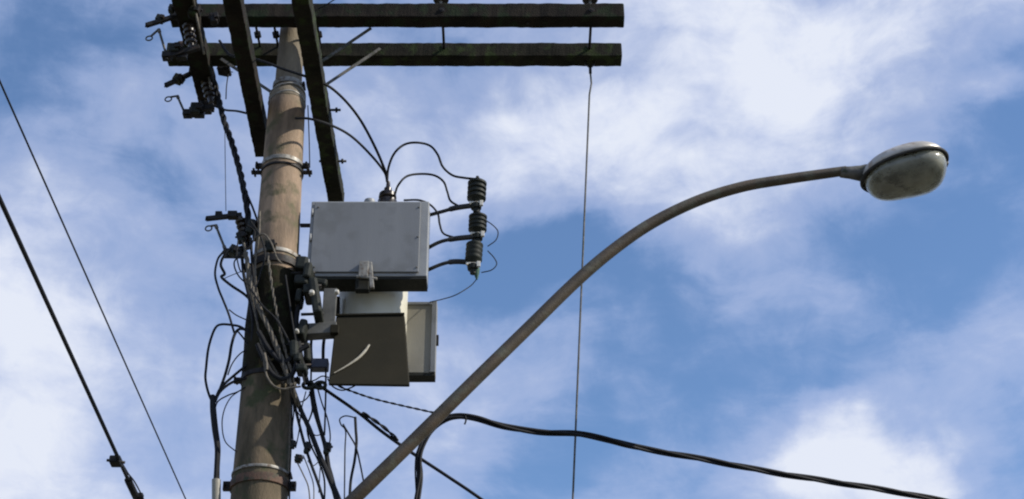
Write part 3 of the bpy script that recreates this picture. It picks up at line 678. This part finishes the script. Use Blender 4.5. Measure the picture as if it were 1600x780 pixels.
cable('tiny wire tail dangling below the stubby clamp', [(357, 113), (354, 135), (353, 155)], 1.6, Y2, group=gl)
cable('dark wire bowed out left of the tangle under the lowest fuse holder', [(352, 390), (347, 396), (340, 406), (336, 428), (341, 450), (349, 470), (357, 490), (363, 510), (366, 520)], 3.2, YL, group=gl)
cable('black cable kinking at the left then slanting down to the pole', [(362, 388), (350, 400), (345, 414), (351, 428), (346, 433), (361, 446), (383, 461), (398, 478), (404, 500)], 4, YL, group=gl)
cable('fine wire strung across the gap above the slanting black cable', [(347, 437), (360, 431), (378, 424)], 1.2, YL, group=gl)
cable('fine wire curving right to the pole above the left loops', [(358, 484), (370, 493), (392, 503)], 1.8, YL, group=gl)
cable('widest black loop bulging left of the pole', [(404, 536), (388, 520), (376, 511), (363, 508), (346, 507), (337, 512), (330, 528), (325, 548), (322, 575), (321, 592), (325, 612), (332, 630)], 3.6, YL, group=gl)
cable('inner black loop beside the widest one', [(400, 532), (388, 518), (376, 514), (368, 520), (362, 538), (358, 562), (352, 585), (345, 605), (336, 628)], 4.2, YL, group=gl)
cable('stubby pale-edged wire crossing the two loops at the pole edge', [(370, 516), (380, 528), (388, 540)], 2.5, YL, group=gl)
cable('black cable rising from the stem to a bracket on the pole', [(337, 622), (345, 606), (362, 590), (386, 570)], 4, YL, group=gl)
cable('black cable curving from the stem onto the pole band', [(337, 624), (346, 610), (362, 598), (382, 592), (408, 592)], 4, YL, group=gl)
cable('thick black stem cable gathering the left loops', [(332, 618), (333, 640), (336, 670), (340, 700), (339, 730), (338, 755)], [7, 9, 9, 8.5, 8, 9], YL, group=gl)
cable('thin wire bowed left of the lower pole', [(374, 611), (360, 622), (350, 642), (347, 665), (352, 690), (369, 706)], 1.7, YL, group=gl)
a = P(338, 750, YL); b = P(338, 850, YL); bb = Vector((a.x + (b.x - a.x) * (a.z / (a.z - b.z)), YL, 0.1))
tag(MB().tube([a, a + Vector((0, 0, -.002)), bb], [W(a, 14) / 2] * 3, 14).build('conduit', 'taupe'), 'pale conduit pipe taking the thick stem cable at the photo bottom', 'pipe')
# vertical runs down the pole
gv = 'cables running down the face of the pole'
YF = YP - .24
cable('pale twisted cable slanting down the pole face, the thicker one', [(384, 395, YL - .05), (392, 440, YL - .08), (404, 480, YF), (420, 512, YF), (434, 545, YF), (446, 578, YF), (458, 612, YF + .02), (470, 642, YL)], 7.4, mat='rubber_dusty', twist=3, group=gv)
cable('pale twisted cable on the pole face, the thinner one nearer its middle', [(418, 395, YF), (424, 440, YF), (430, 475, YF), (440, 525, YF), (452, 570, YF), (462, 605, YF + .02)], 4.4, mat='rubber_dusty', twist=2, group=gv)
cable('grey wire on the pole edge left of both twisted cables', [(381, 380), (386, 410), (387, 440), (394, 470), (402, 505), (410, 540), (428, 575), (444, 600)], 3.2, YL - .06, mat='rubber_dusty', group=gv)
cable('black wire straight down beside the pole from the tangle', [(392, 372), (394, 410), (397, 440), (399, 480), (404, 520), (412, 555)], 4, YL - .03, group=gv)
cable('pale wire hugging the left pole edge next to the tangle', [(406, 330), (405, 365), (400, 400), (399, 430), (402, 460), (414, 500), (432, 550), (448, 590)], 2.8, YL - .08, mat='rubber_dusty', group=gv)
cable('black cable winding behind the pale wires to the lower band', [(378, 400), (381, 430), (388, 460), (395, 500), (394, 540), (398, 570), (410, 590)], 4.5, YL - .02, group=gv)
cable('black jumble cable bulging over the pole above the lower band', [(402, 538), (412, 560), (424, 582), (440, 592), (456, 586), (466, 560)], 7, YF, group=gv)
cable('second black jumble cable crossing the pole higher up', [(404, 518), (422, 548), (444, 566), (468, 548), (482, 540)], 7, YF, group=gv)
cable('thick black jumble cable lying right of the twisted cables', [(474, 440), (468, 470), (463, 505), (468, 545), (474, 575), (480, 600)], 7, YF + .08, group=gv)
cable('pale bent cable hooking under the jumble on the pole', [(412, 555), (414, 575), (418, 590), (428, 603), (442, 608), (455, 606), (470, 604)], 3, YF - .03, mat='rubber_dusty', group=gv)
cable('short pale cable stub upright on the pole face', [(413, 552), (416, 566), (417, 578)], 4, YF - .04, mat='rubber_dusty', group=gv)
cable('thin wire down the right edge of the upper pole', [(481, 165), (483, 215), (484, 262)], 1.6, YP - .03, group=gv)
cable('thin wire curving over the sunlit middle of the pole', [(398, 372, YF + .02), (412, 366, YF), (424, 380, YF - .02), (432, 402, YF), (440, 412, YF + .02)], 2.4, mat='rubber_dusty', group=gv)
# right of the lower pole
gr = 'cables fanning down right of the lower pole'
YR = YP - .14
cable('thickest black cable slanting down from the jumble to the lamp arm foot', [(456, 602, YF), (470, 640), (484, 672), (498, 708), (514, 745), (533, 792), (545, 830)], [6, 6, 7, 7, 8, 9, 9], YR, group=gr)
cable('black cable falling from the oval bracket, second thickest', [(487, 604), (490, 630), (496, 655), (504, 682), (509, 702), (514, 735), (524, 775), (530, 800)], [6, 8, 6, 6, 7, 7, 6], YR + .03, group=gr)
cable('straight thin wire dropping from the dark block', [(509, 575), (509, 610), (508, 650), (507, 680)], 2.6, YR + .03, group=gr)
cable('thin wire dropping from the dark block further left', [(486, 575), (486, 590), (485, 605)], 2.6, YR + .05, group=gr)
cable('black cable fanning closest along the pole edge', [(452, 600, YF), (460, 632), (468, 665), (476, 695), (486, 725), (497, 755), (508, 790)], 4.2, YR, group=gr)
cable('thin wire crossing between the two black fans', [(478, 612), (471, 640), (467, 675), (462, 700)], 1.7, YR, group=gr)
cable('thin wire zigzagging right across the black fan', [(462, 640), (478, 662), (492, 680), (508, 676)], 1.7, YR, group=gr)
cable('thin pale wire drooping off the small lower clamps', [(464, 722), (474, 742), (482, 762), (485, 795)], 1.9, YR, mat='rubber_dusty', group=gr)
cable('second thin pale wire drooping right of the lower clamps', [(474, 712), (484, 738), (490, 760), (490, 795)], 1.6, YR, mat='rubber_dusty', group=gr)
cable('thin violet-grey wire looping between the black fans', [(481, 720), (488, 728), (497, 722), (502, 710), (500, 735), (498, 770)], 1.5, YR, mat='rubber_dusty', group=gr)
cable('black wire edging the lower pole on its right', [(455, 615), (456, 650), (455, 690), (453, 740), (452, 790)], 2.4, YP - .05, group=gr)
cable('thin wire arching up to the olive box corner', [(478, 598), (492, 594), (503, 588), (514, 590)], 2, YR, group=gr)
cable('hooked thin wire, left leg of the loose loop before the lamp arm', [(556, 653), (540, 650), (531, 655), (533, 664), (540, 674), (539, 705), (538, 790)], 2, YR + .05, mat='rubber', group=gr)
cable('wire crossing the loose loop and falling right', [(536, 663), (546, 680), (556, 698), (562, 722), (568, 752)], 2.4, YR + .05, group=gr)
cable('thicker wire inside the loose loop before the lamp arm', [(555, 652), (556, 672), (557, 692), (554, 720), (548, 752), (546, 790)], 4, YR + .06, group=gr)
gc = 'clamps hanging on the cables below the cabinet'
for (x, y, wd, h_, lab) in ((458, 695, 9, 14, 'tiny black clamp against the lower pole edge'), (466, 717, 14, 12, 'black clamp lowest beside the lower pole'), (480, 700, 12, 20, 'upright black clamp between the pole and the black fan'),
                       (511, 701, 13, 20, 'upright black clamp on the second thickest fan cable')):
    lump('cable_clamp', lab, 'clamp', x, y, wd, h_, YR, 'polymer', gc, .15)
c = P(491, 602, YR)
t = thing('cable_bracket', c, 'dark oval bracket with two eyes under the tank hanger', 'bracket')
mb = MB()
for s in (-1, 1):
    cc_ = c + Vector((s * .042, 0, 0)); mb.tube([cc_ + Vector((.035 * math.cos(x), 0, .024 * math.sin(x))) for x in [2 * math.pi * k / 20 for k in range(20)]], .013, 8, closed=True)
mb.build('eyes', 'polymer', t); MB().box(c + Vector((0, .02, .0)), (.10, .03, .03)).build('bar', 'polymer', t, bevel=.004)
t = thing('junction_block', P(495, 571, YR + .06), 'dark navy junction block beside the olive box', 'block')
MB().box(P(500, 571, YR + .04), (.12, .08, .075)).build('block', 'navy', t, bevel=.008)
MB().box(P(472, 571, YR + .04), (.09, .06, .05)).build('mount', 'dark_steel', t, bevel=.006)
# cables leaving to the right
cable('thin beaded messenger wire running from below the cabinet to the thick twisted cable', [(520, 598, YR + .05), (540, 608, YP - .1), (580, 622, YP), (620, 632, YP), (660, 641, YP), (700, 650, YP)], 3.6, twist=2, cat='cable', group='cables leaving to the right')
cable('black cable slanting down right, crossing behind the lamp arm', [(498, 602, YR), (520, 617, YP - .1), (560, 645, YP), (600, 677, YP), (650, 712, YP), (700, 745, YP), (760, 786, YP), (900, 890, YP + .1)], 5.0, twist=0, group='cables leaving to the right')
cable('spiral tie wrapped on the slanting black cable', [(566, 645), (582, 655), (600, 668), (622, 688)], 5.5, YP - .012, twist=2, cat='cable tie', name='spiral_tie')
path = smooth(px_path([(570, 1010, YP - .1), (640, 880, YP), (651, 785, YP), (656, 745, YP), (655, 715, YP), (660, 695, YP), (672, 673, YP), (690, 658, YP), (712, 651, YP), (745, 654, YP), (790, 667, YP + .05), (840, 675, YP + .1), (900, 678, YP + .15), (950, 687, YP + .2), (1000, 700, YP + .3), (1100, 718, YP + .4), (1200, 737, YP + .5), (1300, 753, YP + .6), (1400, 769, YP + .7), (1500, 788, YP + .8), (1700, 830, YP + 1.0), (2100, 935, YP + 1.4)], YP), 10)
path = resample(path, .025); mb = MB(); strands(mb, path, .0122, 3, 1.3)
tag(mb.build('service_cable', 'rubber'), 'thick twisted black service cable sweeping off to the right edge', 'cable', 'cables leaving to the right')
cable('thin black wire hanging beside the down leg of the twisted cable', [(664, 690), (652, 705), (649, 730), (650, 760), (652, 790)], 2.4, YP, group='cables leaving to the right')
cable('thin wire tie sticking down under the twisted cable bend', [(727, 650), (728, 657), (726, 663)], 2.5, YP - .02, name='wire_tie', cat='cable tie')
cable('faint wire entering over the front crossarm near the pole top', [(497, 14, near_y - .07), (512, 6, near_y - .2), (530, -6, near_y - .4), (560, -30, near_y - .7)], 1.6, name='wire', cat='wire')

# more loose strands in the tangles
gl2 = 'loose strands around the cable tangles'
for lab, pts, w_, Y_ in (
 ('loose strand looping out widest beside the lowest fuse holder', [(386, 352), (398, 362), (393, 382), (379, 396), (366, 410), (372, 430), (388, 446)], 2.2, YL - .04),
 ('loose strand hanging in a narrow loop from the tangle', [(372, 376), (370, 400), (376, 424), (384, 418), (383, 396), (378, 376)], 2.0, YL - .02),
 ('loose strand bowing from the tangle to the dark middle of the pole', [(392, 346), (408, 372), (414, 400), (406, 430), (398, 462), (403, 500)], 2.6, YL - .1),
 ('loose strand crossing the dark middle of the pole from left to right', [(392, 452), (410, 478), (432, 500), (452, 536), (466, 580)], 3.0, YF - .02),
 ('loose strand running down the dark middle of the pole beside the right hardware', [(446, 430), (452, 470), (458, 510), (466, 552), (476, 600)], 2.6, YF - .02),
 ('loose strand reaching left off the pole to the inner loop', [(398, 552), (384, 548), (372, 556), (362, 570), (356, 586)], 2.0, YL),
 ('loose strand drooping from the pole band to the stem', [(388, 602), (372, 612), (356, 618), (340, 628), (335, 645)], 2.2, YL),
 ('loose strand sagging between the oval bracket and the pole edge', [(488, 606), (480, 622), (468, 628), (456, 618)], 2.0, YR),
 ('loose strand dropping straight from the pole band to the tiny clamp', [(454, 610), (459, 640), (457, 668), (458, 692)], 2.0, YR),
 ('loose strand weaving down between both black fan cables', [(484, 612), (488, 640), (480, 668), (486, 696), (498, 722), (507, 752), (506, 800)], 2.6, YR + .02),
 ('loose strand from the oval bracket down past the right fan clamp', [(496, 606), (503, 630), (512, 656), (516, 684), (512, 712), (520, 744), (532, 790)], 2.0, YR + .06),
 ('loose strand curling under the olive box corner', [(512, 592), (520, 604), (534, 610), (548, 606), (556, 602)], 2.2, YR)):
    cable(lab, pts, w_, Y_, group=gl2)
